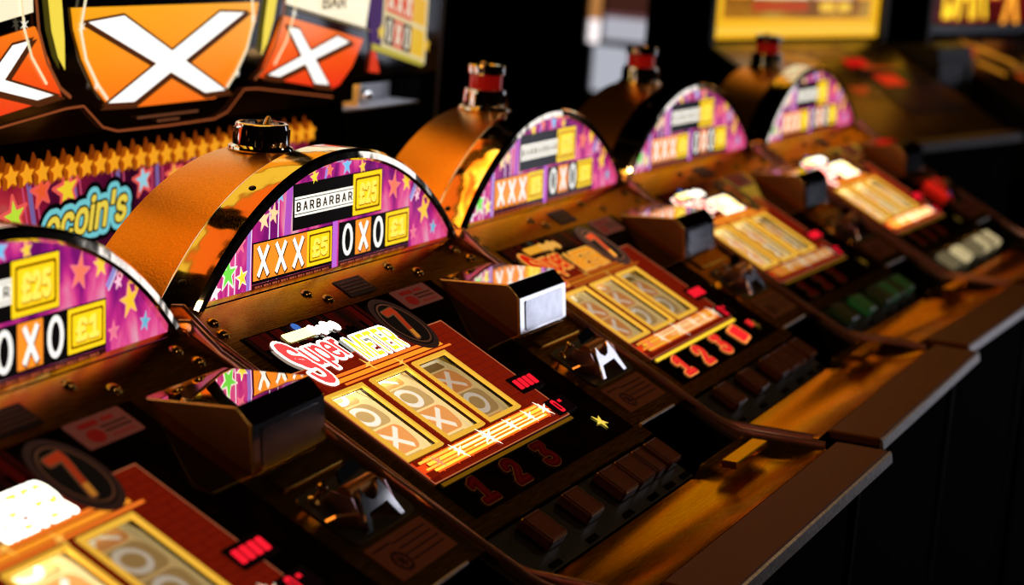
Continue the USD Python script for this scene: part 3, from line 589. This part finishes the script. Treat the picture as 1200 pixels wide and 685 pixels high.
for x, z, r, c in ((.005, -.004, .019, (0.6, 0.9, 0.05)), (.103, .017, .021, (1, 0.72, 0.03)), (.054, .02, .015, (0.95, 0.12, 0.03)), (.26, .014, .017, (0.35, 0.75, 0.9)), (.33, .014, .015, (1, 0.5, 0.05)), (.5, -.02, .02, (1, 0.4, 0.05)), (-.06, .0, .02, (1, 0.8, 0.8)), (.6, .0, .018, (1, 0.7, 0.05))):
    L += [(star(x, z, r * 1.3, .42, rot=.2).buffer(.002), (0.95, 0.12, 0.1), 2), (star(x, z, r, .4, rot=.2), c, 3)]
lg = affinity.rotate(words("ocoin's", .143, -.0165, .042, .165, slant=.25), 5)
L += [(lg.buffer(.0155), (0.004, 0.003, 0.004), 4), (lg.buffer(.0095), (0.2, 0.68, 0.74), 5), (lg.buffer(.003), (0.02, 0.015, 0.005), 6), (lg.buffer(.0003), (1, 0.75, 0.08), 7)]
prints(low, 'logo_print', L, TP, ink(0.8, .15), 'yellow script logo on pale blue', lift=-.001)

# ------------------------------------------------------------------ room shell
carpet = plain('dark_carpet', (0.012, 0.007, 0.008), 0.95, grain=(40, 0.4), spec=0.1)
wallm = plain('dark_wall_paint', (0.012, 0.007, 0.006), 0.8, grain=(3, 0.6), spec=0.2)
RX0, RX1, RY0, RY1 = -3.2, 6.3, -4.2, 3.4
struct('floor', block(RX0, RX1, RY0, RY1, -.05, 0), carpet, 'dark patterned carpet floor of the arcade')
struct('ceiling', block(RX0, RX1, RY0, RY1, CEIL, CEIL + .05), matte_black, 'black ceiling over the arcade')
struct('wall_back', block(RX0, RX1, RY1, RY1 + .05, 0, CEIL), wallm, 'dark wall behind the rows of machines')
struct('wall_front', block(RX0, RX1, RY0 - .05, RY0, 0, CEIL), wallm, 'dark wall on the players\' side')
struct('wall_left', block(RX0 - .05, RX0, RY0, RY1, 0, CEIL), wallm, 'dark wall at the near end of the room')
wr = sbox(RY0, 0, RY1, CEIL).difference(sbox(-3.0, .0, -2.05, 2.6))
struct('wall_right', put(extrude(wr, .05), frame((RX1, 0, 0), (0, 1, 0), (0, 0, 1))), wallm, 'dark wall at the far end of the room')
w1 = struct('window_1', put(extrude(sbox(-3.0, .0, -2.05, 2.6).difference(unary_union([sbox(-2.95, .04, -2.54, 2.55), sbox(-2.5, .04, -2.1, 2.55)])), .06), frame((RX1 - .01, 0, 0), (0, 1, 0), (0, 0, 1))), black, 'glazed shopfront window in the far wall')
obj('pane', block(RX1 + .01, RX1 + .02, -2.98, -2.07, .02, 2.58), lamp((0.82, 0.84, 1.0), 1.7), w1)

# ------------------------------------------------------------------ upright machines beyond the end of the row
EA = math.radians(-13.4)
e, nn = np.array([math.cos(EA), math.sin(EA), 0]), np.array([math.sin(EA), -math.cos(EA), 0])      # along the bank, towards the player
P0 = np.array([-1.8923 + .961 * 4.5, -0.9884 + .308 * 4.5, 0])
def bank(s, y=0.0): return P0 + e * s - nn * y
yel_glow = nebula('amber_glass', 0.5, [(0.3, (0.25, 0.06, 0.004)), (0.5, (0.8, 0.3, 0.015)), (0.7, (1, 0.6, 0.08))], (5, 5, 5))
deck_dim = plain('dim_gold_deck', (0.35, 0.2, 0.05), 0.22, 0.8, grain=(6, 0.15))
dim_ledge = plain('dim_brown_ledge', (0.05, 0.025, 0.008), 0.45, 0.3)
def upright(label, s0, s1, kind, seed):
    w = s1 - s0; o = bank(s0)
    root = thing('upright_machine', label, 'slot machine', o, EA)
    zb = Z0 + .103
    obj('cabinet', block(0, w, .03, .17, 0, 2.0, .01), matte_black, root)
    for x in (-.004, w - .016): obj('side_panel', put(shape_x(Polygon([(.03, 0), (.03, 2.0), (.0, 2.0), (-.005, zb), (-.36, zb - .18), (-.36, 0)]), x, x + .02), np.eye(4)), black, root)
    T = frame((0, .012, 0), (1, 0, 0), (0, 0, 1))
    if kind == 'yellow':
        g = obj('top_glass', put(extrude(rect(.02, w - .02, zb + .01, 1.95), .016), frame((0, .028, 0), (1, 0, 0), (0, 0, 1))), yel_glow, root, 'glowing amber top glass')
        fr = rect(.02, w - .02, zb + .01, 1.95).difference(rect(.065, w - .065, zb + .055, 1.9))
        L = [(fr, (1.0, 0.5, 0.012), 1), (rect(.03, w - .03, zb + .022, zb + .036), (1, 0.62, 0.06), 2)]
        for z in (zb + .10, zb + .28, zb + .46, zb + .64):
            L += [(rect(.19, .44, z, z + .14), (1, 0.9, 0.6), 2), (small_lines(.21, .42, (z + .018,), .006, int(z * 99)), (0.5, 0.2, 0.05), 3), (rect(.46, .66, z, z + .14), (1, 0.6, 0.38), 2), (rect(.68, .74, z, z + .14), (0.9, 0.4, 0.03), 2), (rect(.09, .17, z, z + .14), (0.9, 0.35, 0.02), 2), (rect(.19, .44, z - .028, z - .008), (0.5, 0.05, 0.01), 2), (rect(.5, .57, z - .03, z - .008), (1, 0.6, 0.05), 2), (rect(.59, .65, z - .03, z - .008), (1, 0.6, 0.05), 2)]
            for k in range(3): L.append((cross_x(.475 + k * .06, .515 + k * .06, z + .03, z + .11, .012), (0.95, 0.2, 0.1), 3))
        prints(g, 'prize_print', L, T, ink(0.95, .2), lift=.001)
    else:
        g = obj('top_glass', put(extrude(rect(.02, w - .02, zb + .045, 1.95), .016), frame((0, .028, 0), (1, 0, 0), (0, 0, 1))), ink_red, root, 'deep red top glass')
        tx = words('BAR', .235, zb + .150, .2, .27, bold=True); tx2 = words('-X', .485, zb + .142, .22, .2, bold=True)
        L = [(unary_union([tx, tx2]).buffer(.008), (0.25, 0.01, 0.005), 2), (tx, (1, 0.66, 0.02), 3), (tx2, (1, 0.4, 0.03), 3)]
        for z in (1.45, 1.7): L += [(rect(.08, w - .08, z, z + .15), (0.7, 0.1, 0.02), 2), (rect(.12, w - .12, z + .03, z + .12), (1, 0.6, 0.05), 3)]
        prints(g, 'name_print', L, T, ink(1.3, .2), lift=.001)
        obj('blue_trim', block(.02, w - .02, -.0, .02, zb + .012, zb + .04, .004), plain('deep_blue_trim', (0.02, 0.05, 0.12), 0.3), root)
    # sloping deck
    DT = frame((0, -.005, zb), (1, 0, 0), (0, math.cos(.464), math.sin(.464)))
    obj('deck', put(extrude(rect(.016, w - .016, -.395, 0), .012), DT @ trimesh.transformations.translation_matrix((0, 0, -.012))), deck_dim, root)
    r = random.Random(seed); L = []
    for k in range(9):
        x, v = r.uniform(.05, w - .3), r.uniform(.02, .2); L.append((affinity.rotate(rect(x, x + r.uniform(.06, .2), -v - .03, -v), r.uniform(-50, 40)), r.choice([(0.7, 0.28, 0.02), (0.6, 0.08, 0.01), (0.35, 0.14, 0.02), (0.15, 0.06, 0.01)]), k * .3))
    L.append((rect(w * .55, w * .9, -.30, -.12), (0.01, 0.005, 0.004), 3))
    if kind == 'yellow': L += [(rrect(w * .57, w * .57 + .10, -.105, -.075, .004), (1, 0.01, 0.01), 5), (rrect(w * .62, w * .62 + .11, -.19, -.145, .004), (1, 0.01, 0.01), 5)]
    prints(root, 'deck_print', L, DT, ink(0.42 if kind == 'yellow' else .5, .2), lift=.001)
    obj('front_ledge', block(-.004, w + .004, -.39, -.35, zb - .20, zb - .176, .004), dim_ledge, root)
    obj('front_panel', block(0, w, -.365, -.355, 0, zb - .2), matte_black, root)
ink_red = nebula('deep_red_glass', 0.6, [(0.3, (0.03, 0.001, 0.001)), (0.6, (0.25, 0.008, 0.004)), (0.8, (0.5, 0.02, 0.008))], (4, 4, 4))
upright('upright machine with glowing yellow top glass beyond the end of the row', 0, .82, 'yellow', 3)
upright('upright machine with big yellow letters on deep red glass, at the far right', 1.06, 1.76, 'red', 7)
cb = thing('coin_box', 'small grey metal coin box between the two far upright machines', 'box', bank(.84, 0), EA)
obj('body', block(0, .2, -.14, .25, 0, Z0 + .10, .004), black, cb)
obj('face_frame', put(extrude(rect(.005, .195, -.05, .075).difference(rect(.03, .17, -.03, .055)), .006), frame((0, -.1405, Z0), (1, 0, 0), (0, 0, 1))), plain('grey_steel', (0.05, 0.05, 0.055), 0.5, 0.4), cb)
pl = thing('pillar_cabinet', 'black pillar between the two far upright machines', 'pillar', bank(.84, 0), EA)
obj('body', block(.01, .2, .26, .5, 0, 2.0, .01), matte_black, pl)

# ------------------------------------------------------------------ far things between the machines

grey_wall = plain('pale_grey_laminate', (0.5, 0.5, 0.54), 0.5)
al = obj('shelf_recess', block(.80, 1.043, BY + .07, BY + .55, Z0 + .0601, Z0 + .1074), matte_black, bm, 'small lit grey shelf recess')
obj('rear_panel', block(.80, 1.043, BY + .064, BY + .069, Z0 + .0605, Z0 + .107), grey_wall, al)
obj('shelf_board', block(.80, 1.043, BY + .012, BY + .064, Z0 + .0603, Z0 + .0633), grey_wall, al)
obj('strip_lamp', block(.82, 1.03, BY + .016, BY + .024, Z0 + .1040, Z0 + .1072, .001), lamp((0.85, 0.9, 1.0), 7.0), al)
tm = lathe([(0, 0), (.016, 0), (.018, .036), (.0165, .036), (.0145, .003), (0, .003)], 24); tm.apply_translation((0, 0, 0))
g = thing('tumbler', 'amber tumbler standing on the lit grey shelf', 'glass', (.858, BY + .04, Z0 + .0634))
obj('cup', tm, plain('amber_glass_cup', (0.9, 0.35, 0.04), 0.1, emit=((1, 0.45, 0.1), 0.25)), g, smooth=40)
bl = trimesh.creation.icosphere(3, .011); bl.apply_translation((0, 0, .0110))
g = thing('chrome_ball', 'shiny chrome ball on the lit grey shelf beside the tumbler', 'ball', (.905, BY + .035, Z0 + .0633))
obj('ball', bl, chrome, g, smooth=True)
g = thing('steel_post', 'thin grey steel post standing right of the tall machine behind', 'post', (1.19, BY + .06, 0))
pz = lathe([(0, 0), (.05, 0), (.05, .008), (.011, .012), (.011, 2.735), (.04, 2.74), (.04, CEIL), (0, CEIL)], 24)
obj('shaft', pz, plain('grey_post_paint', (0.22, 0.2, 0.2), 0.4, 0.3), g, smooth=40)
# far daylight window at the end of the room, between the hoods and the yellow machine
w2 = struct('window_2', put(extrude(sbox(1.85, .55, 2.17, 1.75).difference(unary_union([sbox(1.885, .575, 2.075, .785), sbox(1.98, .60, 2.12, .79) , sbox(1.885, .815, 2.085, 1.70), sbox(2.092, .795, 2.15, 1.70)])), .05), frame((RX1 - .06, 0, Z0 - .98), (0, 1, 0), (0, 0, 1))), black, 'narrow bright window in the far wall behind the hoods')
def wpane(y0, y1, z0, z1, c, st): obj('pane', block(RX1 - .03, RX1 - .022, y0, y1, z0, z1), lamp(c, st), w2)
wpane(1.97, 2.125, .59, .79, (0.72, 0.74, 0.84), .62)
wpane(1.88, 2.085, .81, .905, (0.72, 0.72, 0.82), .62)
wpane(1.88, 2.085, .905, .925, (0.5, 0.22, 0.25), .3)
wpane(1.88, 2.085, .925, 1.71, (0.10, 0.03, 0.02), .5)
wpane(2.09, 2.152, .79, .89, (1, 0.9, 0.9), 1.3)
wpane(2.09, 2.152, .89, 1.71, (1, 0.42, 0.12), .5)
